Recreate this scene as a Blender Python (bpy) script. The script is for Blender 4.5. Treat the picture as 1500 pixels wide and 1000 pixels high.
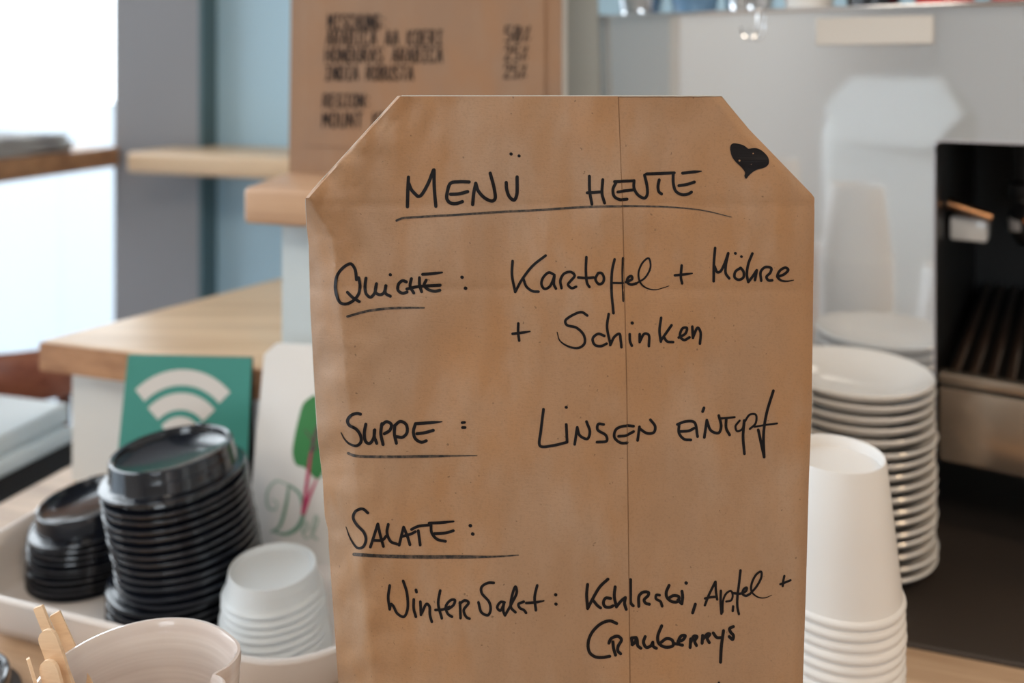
import bpy, bmesh, math, random
from mathutils import Vector, Matrix, noise
random.seed(7)
for o in list(bpy.data.objects): bpy.data.objects.remove(o, do_unlink=True)
S = bpy.context.scene
COL = S.collection
PI = math.pi
CH = 1.33          # camera height above the floor
CT = 0.90          # worktop height
# room axes seen from the camera: U runs right and towards it, V runs right and away
UX, UY = 0.949, -0.316
def UV(u, v, z=0.0): return Vector((UX*u - UY*v, UY*u + UX*v, z))
RU = math.atan2(UY, UX)

# ------------------------------------------------------------ camera, world, lights
cam = bpy.data.cameras.new('camera'); camo = bpy.data.objects.new('camera', cam); COL.objects.link(camo)
camo.location = (0, 0, CH); camo.rotation_euler = (PI/2, 0, 0)
cam.sensor_width = 36; cam.lens = 31.2; cam.shift_y = -400/1500
cam.clip_start = 0.02; cam.clip_end = 200
cam.dof.use_dof = True; cam.dof.focus_distance = 0.423; cam.dof.aperture_fstop = 4.6
S.camera = camo
S.view_settings.view_transform = 'Standard'; S.view_settings.look = 'None'
S.view_settings.exposure = -0.36; S.view_settings.gamma = 1.0; S.view_settings.use_curve_mapping = False
wd = bpy.data.worlds.new('overcast_sky'); S.world = wd; wd.use_nodes = True
bg = wd.node_tree.nodes['Background']; bg.inputs[0].default_value = (0.86, 0.94, 1.0, 1); bg.inputs[1].default_value = 6.0

def area(name, loc, target, sx, sy, power, color, portal=False):
    l = bpy.data.lights.new(name, 'AREA'); l.shape = 'RECTANGLE'; l.size = sx; l.size_y = sy
    l.energy = power; l.color = color
    o = bpy.data.objects.new(name, l); COL.objects.link(o); o.location = loc
    d = Vector(target) - Vector(loc); o.rotation_euler = d.to_track_quat('-Z', 'Y').to_euler()
    if portal: l.cycles.is_portal = True
    return o
area('window_portal', UV(-1.47, 0.6, 1.45), UV(0, 0.6, 1.45), 2.4, 2.4, 10, (1, 1, 1), True)
area('window_portal', UV(-1.33, 1.44, 1.45), UV(-1.33, 0, 1.45), 0.2, 2.4, 10, (1, 1, 1), True)
area('window_portal', UV(0.2, -3.25, 1.75), UV(0.2, 0, 1.75), 1.2, 1.4, 10, (1, 1, 1), True)  # portal of the unseen window added for front light
area('ceiling_lamp', UV(1.1, -0.5, 2.72), UV(1.0, 0.0, 0), 0.35, 0.35, 15, (1.0, 0.72, 0.46))
area('ceiling_lamp', UV(0.15, -1.1, 2.72), UV(0.1, 0.3, 0.9), 0.6, 0.6, 20, (1.0, 0.86, 0.70))
area('ceiling_lamp', UV(1.4, 0.9, 2.72), UV(1.2, 0.9, 0), 0.3, 0.3, 9, (1.0, 0.70, 0.42))
area('ceiling_lamp', UV(-0.9, -1.6, 2.72), UV(-0.9, -1.4, 0), 0.6, 0.6, 14, (1.0, 0.88, 0.74))

# ------------------------------------------------------------ materials
def mat(name, col, rough=0.5, metal=0.0, spec=0.5, coat=0.0, trans=0.0, ior=1.45, sss=0.0, emit=None):
    m = bpy.data.materials.new(name); m.use_nodes = True
    b = m.node_tree.nodes['Principled BSDF']
    b.inputs['Base Color'].default_value = (*col, 1); b.inputs['Roughness'].default_value = rough
    b.inputs['Metallic'].default_value = metal; b.inputs['Specular IOR Level'].default_value = spec
    b.inputs['Coat Weight'].default_value = coat; b.inputs['Transmission Weight'].default_value = trans
    b.inputs['IOR'].default_value = ior
    if sss: b.inputs['Subsurface Weight'].default_value = sss; b.inputs['Subsurface Radius'].default_value = (0.01, 0.01, 0.01)
    return m
def nodes(m): return m.node_tree.nodes, m.node_tree.links, m.node_tree.nodes['Principled BSDF']
def coords(m, scale=(1, 1, 1), rot=(0, 0, 0)):
    n, l, b = nodes(m)
    t = n.new('ShaderNodeTexCoord'); mp = n.new('ShaderNodeMapping')
    mp.inputs['Scale'].default_value = scale; mp.inputs['Rotation'].default_value = rot
    l.new(t.outputs['Object'], mp.inputs['Vector']); return mp.outputs['Vector']
def ramp(m, fac, stops):
    n, l, b = nodes(m); r = n.new('ShaderNodeValToRGB')
    e = r.color_ramp.elements
    while len(e) < len(stops): e.new(0.5)
    for i, (p, c) in enumerate(stops): e[i].position = p; e[i].color = (*c, 1)
    l.new(fac, r.inputs[0]); return r.outputs[0]
def noise_tex(m, vec, scale, detail=3, rough=0.5):
    n, l, b = nodes(m); t = n.new('ShaderNodeTexNoise')
    t.inputs['Scale'].default_value = scale; t.inputs['Detail'].default_value = detail; t.inputs['Roughness'].default_value = rough
    l.new(vec, t.inputs['Vector']); return t.outputs['Fac']
def bump(m, h, strength, dist):
    n, l, b = nodes(m); t = n.new('ShaderNodeBump'); t.inputs['Strength'].default_value = strength
    t.inputs['Distance'].default_value = dist; l.new(h, t.inputs['Height']); l.new(t.outputs[0], b.inputs['Normal'])
def mixc(m, f, a, c):
    n, l, b = nodes(m); x = n.new('ShaderNodeMix'); x.data_type = 'RGBA'
    if isinstance(f, float): x.inputs[0].default_value = f
    else: l.new(f, x.inputs[0])
    for k, q in ((6, a), (7, c)):
        if isinstance(q, tuple): x.inputs[k].default_value = (*q, 1)
        else: l.new(q, x.inputs[k])
    return x.outputs[2]

def wood(name, light, dark, rough=0.42, rz=0.0, scale=1.0):
    m = mat(name, light, rough, spec=0.5)
    n, l, b = nodes(m)
    v = coords(m, (1.2*scale, 26*scale, 26*scale), (0, 0, -rz))
    f = noise_tex(m, v, 1.6, 5, 0.6)
    v2 = coords(m, (4*scale, 160*scale, 160*scale), (0, 0, -rz))
    g = noise_tex(m, v2, 1.2, 3, 0.6)
    c1 = ramp(m, f, [(0.32, dark), (0.52, light), (0.75, tuple(min(1, x*1.12) for x in light))])
    c2 = mixc(m, ramp(m, g, [(0.35, (0.0,)*3), (0.7, (0.35,)*3)]), c1, dark)
    l.new(c2, b.inputs['Base Color']); bump(m, g, 0.15, 0.001)
    return m
M = {}
M['oak'] = wood('oak', (0.58, 0.40, 0.26), (0.34, 0.21, 0.12), 0.36, RU)
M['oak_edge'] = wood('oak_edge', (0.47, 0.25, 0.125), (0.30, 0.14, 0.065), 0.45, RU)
M['oak_pale'] = wood('oak_pale', (0.66, 0.47, 0.30), (0.50, 0.33, 0.19), 0.36, RU)
M['oak_warm'] = wood('oak_warm', (0.52, 0.32, 0.19), (0.40, 0.22, 0.12), 0.4, RU)
M['birch'] = wood('birch', (0.90, 0.68, 0.47), (0.76, 0.53, 0.34), 0.6, 0, 3)
M['chair_wood'] = wood('chair_wood', (0.30, 0.11, 0.065), (0.18, 0.05, 0.03), 0.35)

def kraft(name, base, alt, pale):
    m = mat(name, base, 0.48, spec=0.5)
    n, l, b = nodes(m)
    v = coords(m); va = coords(m, (1, 1, 0.45))
    big = noise_tex(m, va, 16, 3, 0.55); mid = noise_tex(m, va, 34, 3, 0.6); fine = noise_tex(m, v, 900, 3, 0.7); fib = noise_tex(m, coords(m, (300, 300, 1600)), 1, 2, 0.6)
    c = mixc(m, ramp(m, big, [(0.42, (0,)*3), (0.62, (1,)*3)]), base, alt)  # orange and pale mottling paints in the sheen of the folds
    c = mixc(m, ramp(m, mid, [(0.5, (0,)*3), (0.72, (0.55,)*3)]), c, pale)
    c = mixc(m, ramp(m, fine, [(0.35, (0.22,)*3), (0.5, (0.0,)*3)]), c, tuple(x*0.55 for x in base))
    sp = noise_tex(m, v, 520, 1, 0.4)
    c = mixc(m, ramp(m, sp, [(0.76, (0,)*3), (0.80, (0.6,)*3)]), c, tuple(x*0.3 for x in base))
    l.new(c, b.inputs['Base Color'])
    ad = n.new('ShaderNodeMath'); ad.operation = 'ADD'; l.new(fine, ad.inputs[0]); l.new(fib, ad.inputs[1])
    bump(m, ad.outputs[0], 0.25, 0.0003)
    return m
M['kraft'] = kraft('kraft_paper', (0.378, 0.235, 0.142), (0.412, 0.226, 0.110), (0.425, 0.305, 0.22))
M['kraft2'] = kraft('kraft_poster', (0.30, 0.18, 0.11), (0.33, 0.18, 0.095), (0.33, 0.215, 0.14))
M['paper_white'] = mat('white_paper', (0.62, 0.61, 0.58), 0.6)
M['ink'] = mat('black_marker_ink', (0.008, 0.007, 0.009), 0.55, spec=0.25)
M['seam_shadow'] = mat('seam_shadow_brown', (0.22, 0.12, 0.06), 0.6)  # painted shadow line beside the glued paper overlap
M['ink_dry'] = mat('dry_marker_ink', (0.05, 0.042, 0.038), 0.6)
n_, l_, b_ = nodes(M['ink_dry']); _f = noise_tex(M['ink_dry'], coords(M['ink_dry'], (1, 1, 1)), 420, 2, 0.7)
l_.new(ramp(M['ink_dry'], _f, [(0.4, (0.022, 0.02, 0.02)), (0.7, (0.13, 0.09, 0.065))]), b_.inputs['Base Color'])
M['black_plastic'] = mat('black_plastic', (0.007, 0.009, 0.015), 0.16, spec=0.75, coat=0.5)
M['black_matt'] = mat('black_matt', (0.012, 0.011, 0.012), 0.6)
M['clear_plastic'] = mat('frosted_clear_plastic', (0.88, 0.94, 0.99), 0.3, trans=0.25, ior=1.3, sss=0.4)
M['cup_paper'] = mat('cup_paper', (0.80, 0.78, 0.76), 0.45)
M['china'] = mat('white_china', (0.78, 0.76, 0.73), 0.12, coat=0.4)
M['dish'] = mat('glazed_dish', (0.74, 0.70, 0.68), 0.2, coat=0.3)
M['jug'] = mat('glazed_jug', (0.74, 0.67, 0.64), 0.14, coat=0.5)
n_, l_, b_ = nodes(M['jug']); _w = noise_tex(M['jug'], coords(M['jug'], (6, 6, 160)), 1.0, 2)
bump(M['jug'], _w, 0.25, 0.002)
l_.new(ramp(M['jug'], _w, [(0.3, (0.66, 0.58, 0.55)), (0.7, (0.78, 0.72, 0.69))]), b_.inputs['Base Color'])
M['steel'] = mat('polished_steel', (0.78, 0.78, 0.79), 0.13, metal=0.86)
M['steel_side'] = mat('satin_side_panel', (0.88, 0.91, 0.94), 0.07, metal=0.8)
M['chrome'] = mat('chrome', (0.85, 0.85, 0.86), 0.05, metal=1.0)
M['grey_line'] = mat('grey_edge_trim', (0.42, 0.41, 0.44), 0.4, metal=0.3)
M['machine_dark'] = mat('machine_interior', (0.010, 0.009, 0.008), 0.45)
M['bar_steel'] = mat('brown_tinted_steel', (0.16, 0.10, 0.07), 0.3, metal=0.8)
M['rubber'] = mat('dark_rubber', (0.042, 0.032, 0.026), 0.55)
n_, l_, b_ = nodes(M['rubber']); bump(M['rubber'], noise_tex(M['rubber'], coords(M['rubber']), 260, 2), 0.3, 0.001)
M['teal'] = mat('teal_card', (0.055, 0.285, 0.245), 0.5)
M['wifi'] = mat('pale_print', (0.70, 0.68, 0.66), 0.5)
M['panel'] = mat('pale_painted_panel', (0.66, 0.67, 0.66), 0.5)
M['panel_blue'] = mat('blueish_painted_panel', (0.56, 0.63, 0.66), 0.5)
M['wall'] = mat('plaster_white', (0.76, 0.79, 0.82), 0.7)
M['pillar'] = mat('plaster_grey', (0.25, 0.255, 0.275), 0.7)
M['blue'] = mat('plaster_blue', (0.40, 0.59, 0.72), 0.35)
M['blue_shaded'] = mat('plaster_teal_shaded', (0.10, 0.17, 0.20), 0.6)  # shade of the side turned from the window put into the colour
M['floor'] = wood('floor_oak', (0.34, 0.22, 0.13), (0.22, 0.13, 0.07), 0.5, RU, 0.4)
M['pavement'] = mat('pavement', (0.20, 0.225, 0.25), 0.8)
M['red'] = mat('red_glaze', (0.55, 0.05, 0.04), 0.2)
M['bluegl'] = mat('blue_glaze', (0.16, 0.30, 0.48), 0.2)
M['cream'] = mat('cream_plate', (0.62, 0.58, 0.53), 0.4)
M['leaf'] = mat('leaf_print', (0.045, 0.22, 0.07), 0.6)
M['leafd'] = mat('leaf_vein_print', (0.12, 0.05, 0.08), 0.6)
M['stem'] = mat('stem_print', (0.52, 0.06, 0.15), 0.6)
M['script'] = mat('green_script_print', (0.19, 0.37, 0.28), 0.6)
M['script_pale'] = mat('pale_green_print', (0.42, 0.55, 0.48), 0.6)
M['news'] = mat('newsprint', (0.34, 0.33, 0.33), 0.8)
n_, l_, b_ = nodes(M['news'])
l_.new(ramp(M['news'], noise_tex(M['news'], coords(M['news'], (20, 20, 400)), 1.0, 3), [(0.35, (0.16, 0.15, 0.16)), (0.65, (0.55, 0.54, 0.52))]), b_.inputs['Base Color'])
M['magazine'] = mat('white_magazine', (0.66, 0.74, 0.78), 0.35)
gm = bpy.data.materials.new('window_glass'); gm.use_nodes = True
gn, gl = gm.node_tree.nodes, gm.node_tree.links; gn.clear()
go = gn.new('ShaderNodeOutputMaterial'); gt = gn.new('ShaderNodeBsdfTransparent'); gg = gn.new('ShaderNodeBsdfGlossy'); gx = gn.new('ShaderNodeMixShader'); gf = gn.new('ShaderNodeFresnel')
gg.inputs['Roughness'].default_value = 0.02; gf.inputs['IOR'].default_value = 1.3
gl.new(gf.outputs[0], gx.inputs[0]); gl.new(gt.outputs[0], gx.inputs[1]); gl.new(gg.outputs[0], gx.inputs[2]); gl.new(gx.outputs[0], go.inputs[0])
M['glass'] = gm

# ------------------------------------------------------------ helpers
def obj(name, bm, m, parent=None, smooth=False, loc=None, rot=None):
    me = bpy.data.meshes.new(name)
    if smooth:
        for f in bm.faces: f.smooth = True
    bm.normal_update(); bm.to_mesh(me); bm.free()
    for x in (m if isinstance(m, (list, tuple)) else [m]): me.materials.append(x)
    o = bpy.data.objects.new(name, me); COL.objects.link(o)
    if parent: o.parent = parent
    if loc is not None: o.location = loc
    if rot is not None: o.rotation_euler = rot
    if smooth:
        try: me.set_sharp_from_angle(angle=math.radians(42))
        except Exception: pass
    return o
def tag(o, label, cat, group=None):
    o['label'] = label; o['category'] = cat
    if group: o['group'] = group
    return o
def thing(name, label, cat, loc=(0, 0, 0), rz=0.0, group=None):
    o = bpy.data.objects.new(name, None); COL.objects.link(o); o.empty_display_size = 0.02
    o.location = loc; o.rotation_euler = (0, 0, rz); return tag(o, label, cat, group)
def struct(name, bm, m, parent=None, smooth=False):
    o = obj(name, bm, m, parent, smooth)
    if not parent: o['kind'] = 'structure'
    return o
def bx(bm, x0, x1, y0, y1, z0, z1, mtx=None, bev=0.0, seg=2):
    r = bmesh.ops.create_cube(bm, size=1.0); vs = r['verts']
    for v in vs:
        v.co = Vector(((x0+x1)/2 + v.co.x*(x1-x0), (y0+y1)/2 + v.co.y*(y1-y0), (z0+z1)/2 + v.co.z*(z1-z0)))
    if bev:
        es = list({e for v in vs for e in v.link_edges})
        r = bmesh.ops.bevel(bm, geom=es, offset=bev, segments=seg, profile=0.5, affect='EDGES')
        vs = list({v for f in r['faces'] for v in f.verts} | {v for v in vs if v.is_valid})
    if mtx is not None:
        for v in vs: v.co = mtx @ v.co
    return vs
MU = Matrix.Rotation(RU, 4, 'Z')
def ubox(u0, u1, v0, v1, z0, z1, bev=0.0, seg=2):
    bm = bmesh.new(); bx(bm, u0, u1, v0, v1, z0, z1, MU, bev, seg); return bm
def prism(poly, z0, z1, bev=0.0):
    bm = bmesh.new()
    a = [bm.verts.new((x, y, z0)) for x, y in poly]; b = [bm.verts.new((x, y, z1)) for x, y in poly]
    n = len(poly); bm.faces.new(a[::-1]); bm.faces.new(b)
    for i in range(n): bm.faces.new((a[i], a[(i+1) % n], b[(i+1) % n], b[i]))
    bmesh.ops.recalc_face_normals(bm, faces=bm.faces)
    if bev: bmesh.ops.bevel(bm, geom=list(bm.edges), offset=bev, segments=3, profile=0.5, affect='EDGES')
    return bm
def lathe(prof, seg=48, bm=None, mod=None, close=False):
    bm = bm or bmesh.new(); rings = []
    for r, z in prof:
        if r < 1e-6: rings.append([bm.verts.new((0, 0, z))])
        else:
            rg = []
            for k in range(seg):
                a = 2*PI*k/seg; rr = r if mod is None else r*mod(a, z)
                rg.append(bm.verts.new((rr*math.cos(a), rr*math.sin(a), z)))
            rings.append(rg)
    for A, B in zip(rings[:-1], rings[1:]):
        for k in range(seg):
            k2 = (k+1) % seg
            if len(A) == 1 and len(B) == 1: continue
            if len(A) == 1: bm.faces.new((A[0], B[k], B[k2]))
            elif len(B) == 1: bm.faces.new((A[k], B[0], A[k2]))
            else: bm.faces.new((A[k], B[k], B[k2], A[k2]))
    if close:
        A, B = rings[-1], rings[0]
        for k in range(seg): bm.faces.new((A[k], B[k], B[(k+1) % seg], A[(k+1) % seg]))
    bmesh.ops.recalc_face_normals(bm, faces=bm.faces)
    return bm
def tube(pts, r, seg=10, bm=None, caps=True):
    bm = bm or bmesh.new(); pts = [Vector(p) for p in pts]; rings = []
    up = Vector((0, 0, 1))
    for i, p in enumerate(pts):
        t = (pts[min(i+1, len(pts)-1)] - pts[max(i-1, 0)]).normalized()
        a = t.cross(up)
        if a.length < 1e-3: a = t.cross(Vector((1, 0, 0)))
        a.normalize(); b = t.cross(a).normalized(); rr = r[i] if isinstance(r, (list, tuple)) else r
        rings.append([bm.verts.new(p + a*rr*math.cos(2*PI*k/seg) + b*rr*math.sin(2*PI*k/seg)) for k in range(seg)])
    for A, B in zip(rings[:-1], rings[1:]):
        for k in range(seg): bm.faces.new((A[k], A[(k+1) % seg], B[(k+1) % seg], B[k]))
    if caps: bm.faces.new(rings[0][::-1]); bm.faces.new(rings[-1])
    bmesh.ops.recalc_face_normals(bm, faces=bm.faces)
    return bm
def spline(pts, step=2.0):
    out = []; n = len(pts)
    if n == 2:
        (x0, y0), (x1, y1) = pts; k = max(1, int(math.hypot(x1-x0, y1-y0)/step))
        return [(x0+(x1-x0)*i/k, y0+(y1-y0)*i/k) for i in range(k+1)]
    for i in range(n-1):
        p0 = pts[max(i-1, 0)]; p1 = pts[i]; p2 = pts[i+1]; p3 = pts[min(i+2, n-1)]
        d = [max(1e-3, math.hypot(b[0]-a[0], b[1]-a[1])**0.5) for a, b in ((p0, p1), (p1, p2), (p2, p3))]
        k = max(1, int(math.hypot(p2[0]-p1[0], p2[1]-p1[1])/step))
        def tan(a, b, c, da, db):
            return [((b[j]-a[j])/da - (c[j]-a[j])/(da+db) + (c[j]-b[j])/db) for j in (0, 1)]
        m1 = tan(p0, p1, p2, d[0], d[1]) if i > 0 else [(p2[j]-p1[j])/d[1] for j in (0, 1)]
        m2 = tan(p1, p2, p3, d[1], d[2]) if i < n-2 else [(p2[j]-p1[j])/d[1] for j in (0, 1)]
        for q in range(k):
            t = q/k; t2, t3 = t*t, t*t*t
            out.append(tuple((2*t3-3*t2+1)*p1[j] + (t3-2*t2+t)*m1[j]*d[1] + (-2*t3+3*t2)*p2[j] + (t3-t2)*m2[j]*d[1] for j in (0, 1)))
    out.append(pts[-1]); return out
def ink(bm, pts, w, place, taper=(1, 1), step=2.0):
    """pen stroke of width w through pts, laid on a surface by place(x, y)"""
    P = spline(pts, step) if len(pts) > 1 else list(pts); n = len(P)
    rad = []
    for i in range(n):
        t = i/max(1, n-1); f = 1.0
        if taper[0] < 1: f = min(f, taper[0] + (1-taper[0])*min(1, t/0.35))
        if taper[1] < 1: f = min(f, taper[1] + (1-taper[1])*min(1, (1-t)/0.35))
        rad.append(0.5*w*f)
    for i, (x, y) in enumerate(P):
        c = [bm.verts.new(place(x + rad[i]*math.cos(a), y + rad[i]*math.sin(a))) for a in [2*PI*k/10 for k in range(10)]]
        bm.faces.new(c)
        if i + 1 < n:
            x2, y2 = P[i+1]; dx, dy = x2-x, y2-y; L = math.hypot(dx, dy)
            if L < 1e-6: continue
            nx, ny = -dy/L, dx/L
            q = [bm.verts.new(place(x+nx*rad[i], y+ny*rad[i])), bm.verts.new(place(x-nx*rad[i], y-ny*rad[i])),
                 bm.verts.new(place(x2-nx*rad[i+1], y2-ny*rad[i+1])), bm.verts.new(place(x2+nx*rad[i+1], y2+ny*rad[i+1]))]
            bm.faces.new(q)
def copy_tree(o, parent=None):
    c = o.copy(); COL.objects.link(c)
    if parent: c.parent = parent
    for ch in list(o.children): copy_tree(ch, c)
    return c
ORD = ['topmost', 'second', 'third', 'fourth', 'fifth', 'sixth', 'seventh', 'eighth', 'ninth', 'tenth', 'eleventh', 'twelfth', 'thirteenth',
       'fourteenth', 'fifteenth', 'sixteenth', 'seventeenth', 'eighteenth', 'nineteenth', 'twentieth']
def ordinal(i, n):
    if i == 0: return 'topmost'
    if i == n-1: return 'lowest'
    if i < 20: return ORD[i] + ' from top'
    tens = ['', '', 'twenty', 'thirty', 'forty'][(i+1)//10]; ones = (i+1) % 10
    w = (tens + '-' + ['', 'first', 'second', 'third', 'fourth', 'fifth', 'sixth', 'seventh', 'eighth', 'ninth'][ones]) if ones else {20: 'twentieth', 30: 'thirtieth', 40: 'fortieth'}[i+1]
    return w + ' from top'

# ------------------------------------------------------------ room shell
struct('floor', ubox(-1.6, 3.0, -3.4, 1.6, -0.06, 0.0), M['floor'])
struct('ceiling', ubox(-1.6, 3.0, -3.4, 1.6, 2.8, 2.86), M['wall'])
struct('wall_back', ubox(-1.037, 3.0, 1.377, 1.50, 0.0, 2.8), M['blue'])
struct('wall_right', ubox(2.9, 3.0, -3.3, 1.377, 0.0, 2.8), M['wall'])
wf = ubox(-1.6, -0.4, -3.4, -3.3, 0.0, 2.8); bx(wf, 0.8, 3.0, -3.4, -3.3, 0.0, 2.8, MU); bx(wf, -0.4, 0.8, -3.4, -3.3, 0.0, 1.0, MU); bx(wf, -0.4, 0.8, -3.4, -3.3, 2.4, 2.8, MU)
struct('wall_front', wf, M['wall'])
struct('added_window', ubox(-0.4, 0.8, -3.355, -3.345, 1.0, 2.4), M['glass'])  # unseen window added to light the bag front and left wall
wl = ubox(-1.52, -1.44, -3.3, -0.25, 0.0, 2.8)
bx(wl, -1.52, -1.44, -0.25, 1.50, 0.0, 0.12, MU); bx(wl, -1.52, -1.44, -0.25, 1.50, 2.68, 2.8, MU)
struct('wall_left', wl, M['wall'])
pb = ubox(-1.224, -1.037, 1.333, 1.50, 0.0, 2.8)
struct('pillar', pb, M['pillar'])
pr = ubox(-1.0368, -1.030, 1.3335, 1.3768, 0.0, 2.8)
struct('pillar_return', pr, M['blue_shaded'])
w1 = ubox(-1.485, -1.477, -0.25, 1.46, 0.12, 2.68); struct('window_1', w1, M['glass'])
w2 = ubox(-1.476, -1.224, 1.45, 1.458, 0.12, 2.68); struct('window_2', w2, M['glass'])
struct('trim_1', ubox(-1.476, -1.224, 1.42, 1.50, 0.0, 0.12), M['wall'])
struct('trim_2', ubox(-1.476, -1.224, 1.42, 1.50, 2.68, 2.8), M['wall'])
pv = bmesh.new(); bx(pv, -40, 30, -30, 40, -0.30, -0.15); struct('pavement', pv, M['pavement'])

# ------------------------------------------------------------ wall shelves
def shelf(name, u0, u1, v0, v1, z0, z1, label):
    t = thing(name, label, 'shelf', UV((u0+u1)/2, (v0+v1)/2, z0), RU)
    bm = bmesh.new(); bx(bm, -(u1-u0)/2, (u1-u0)/2, -(v1-v0)/2, (v1-v0)/2, 0, z1-z0, None, 0.007, 3)
    obj('board', bm, M['oak_pale'], t, True)
    bm = bmesh.new()
    return t
a = shelf('wall_shelf', -1.092, -0.20, 1.215, 1.332, 1.153, 1.189, 'pale wooden shelf across the blue wall beside the grey pillar')
b2 = bmesh.new(); bx(b2, -0.38, 0.44, 0.0585, 0.105, -0.00, 0.036); obj('rear_board', b2, M['oak_pale'], a)
b2 = bmesh.new(); bx(b2, -0.2, -0.17, -0.02, 0.10, -0.05, 0.0); obj('bracket', b2, M['panel'], a)
t = thing('window_shelf', 'brown wooden bar shelf in front of the bright window', 'shelf', UV(-1.32, 0.85, 1.150), RU)
bm = bmesh.new(); bx(bm, -0.155, 0.120, -0.75, 0.470, 0, 0.036, None, 0.004, 2); obj('board', bm, M['oak_edge'], t, True)
bm = bmesh.new(); bx(bm, -0.15, 0.0, -0.40, -0.37, -0.08, 0.0); obj('bracket', bm, M['panel'], t)
def newspaper(z, du, rz, w, label):
    bm = bmesh.new(); bx(bm, -w/2, w/2, -0.13, 0.13, 0, 0.0095, None, 0.003, 2)
    o = obj('newspaper', bm, M['news'], None, True, UV(-1.312+du, 1.09, z), (0, 0, RU+rz))
    tag(o, label, 'newspaper', 'newspapers on the window shelf'); return o
newspaper(1.1865, 0.0, 0.03, 0.21, 'grey folded newspaper, lowest of the pile on the window shelf')
newspaper(1.1965, 0.004, -0.05, 0.20, 'grey folded newspaper in the middle of the window shelf pile')
newspaper(1.2065, -0.006, 0.02, 0.20, 'grey folded newspaper on top of the window shelf pile')

# ------------------------------------------------------------ counters
t = thing('worktop', 'wide light oak worktop carrying lids, cups and the coffee machine', 'counter', UV(0.2, 0.7, 0), RU)
bm = bmesh.new(); bx(bm, -0.96, 1.6, -0.46, 0.675, CT-0.04, CT, None, 0.004, 2); obj('wooden_top', bm, M['oak'], t, True)
bm = bmesh.new(); bx(bm, -0.93, 1.57, -0.40, 0.672, 0.0, CT-0.04); obj('cabinet_base', bm, M['panel'], t)
# lower raised bar
FL = (-0.477, 0.898); FR = tuple(UV(-0.25, 0.7025)[:2]); BR = tuple(UV(-0.28, 1.12)[:2]); BL = (-0.262, 1.235)
t = thing('raised_bar', 'lower raised oak bar with pale panel behind the teal card', 'counter', (0, 0, CT), 0)
obj('wooden_top', prism([FL, FR, BR, BL], 0.123, 0.155, 0.004), M['oak_pale'], t, True)
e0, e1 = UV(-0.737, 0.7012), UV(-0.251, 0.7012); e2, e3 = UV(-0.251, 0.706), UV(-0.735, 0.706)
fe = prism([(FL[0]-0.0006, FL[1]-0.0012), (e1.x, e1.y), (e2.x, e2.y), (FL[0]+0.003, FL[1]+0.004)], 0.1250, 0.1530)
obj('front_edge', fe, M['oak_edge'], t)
p0 = UV(-0.7275, 0.733); p1 = UV(-0.26, 0.733); p2 = UV(-0.29, 1.09); p3 = Vector((-0.262, 1.20, 0)); 
obj('panel', prism([(p0.x, p0.y), (p1.x, p1.y), (p2.x, p2.y), (p3.x, p3.y)], 0.0, 0.123), M['panel'], t)
# upper raised bar
t = thing('upper_bar', 'small upper oak ledge on pale panel below the coffee poster', 'counter', UV(-0.3, 0.74, CT+0.155), RU)
bm = bmesh.new(); bx(bm, -0.1835, 0.088, -0.056, 0.078, 0.1345, 0.1673, None, 0.0045, 3)
for v in bm.verts:
    if v.co.x < -0.15: v.co.x -= 0.25*(v.co.y + 0.056)
obj('wooden_top', bm, M['oak_warm'], t, True)
bm = bmesh.new(); bx(bm, -0.168, 0.075, -0.018, 0.06, 0.0, 0.1345); obj('panel', bm, M['panel_blue'], t)

# ------------------------------------------------------------ coffee poster on the upper bar
PO = UV(-0.5085, 0.7985, CT+0.155+0.1673)
PW, PT = 0.292, 0.018
t = thing('coffee_poster', 'brown paper poster with black hand lettering on white board', 'sign', PO, RU)
bm = bmesh.new(); bx(bm, 0.004, PW, 0.0015, PT, 0, 0.42); obj('board', bm, M['paper_white'], t)
bm = bmesh.new()
vs = bx(bm, 0.0, PW-0.0005, -0.0015, 0.0012, 0, 0.42)
for v in vs:
    if v.co.z > 0.2 and v.co.x < 0.1: v.co.x += 0.006
obj('kraft_sheet', bm, M['kraft2'], t)
bm = bmesh.new(); bx(bm, 0.019, PW-0.016, -0.0032, -0.0017, 0.028, 0.41, None, 0.0006, 1); obj('inner_sheet', bm, M['kraft2'], t)
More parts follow.
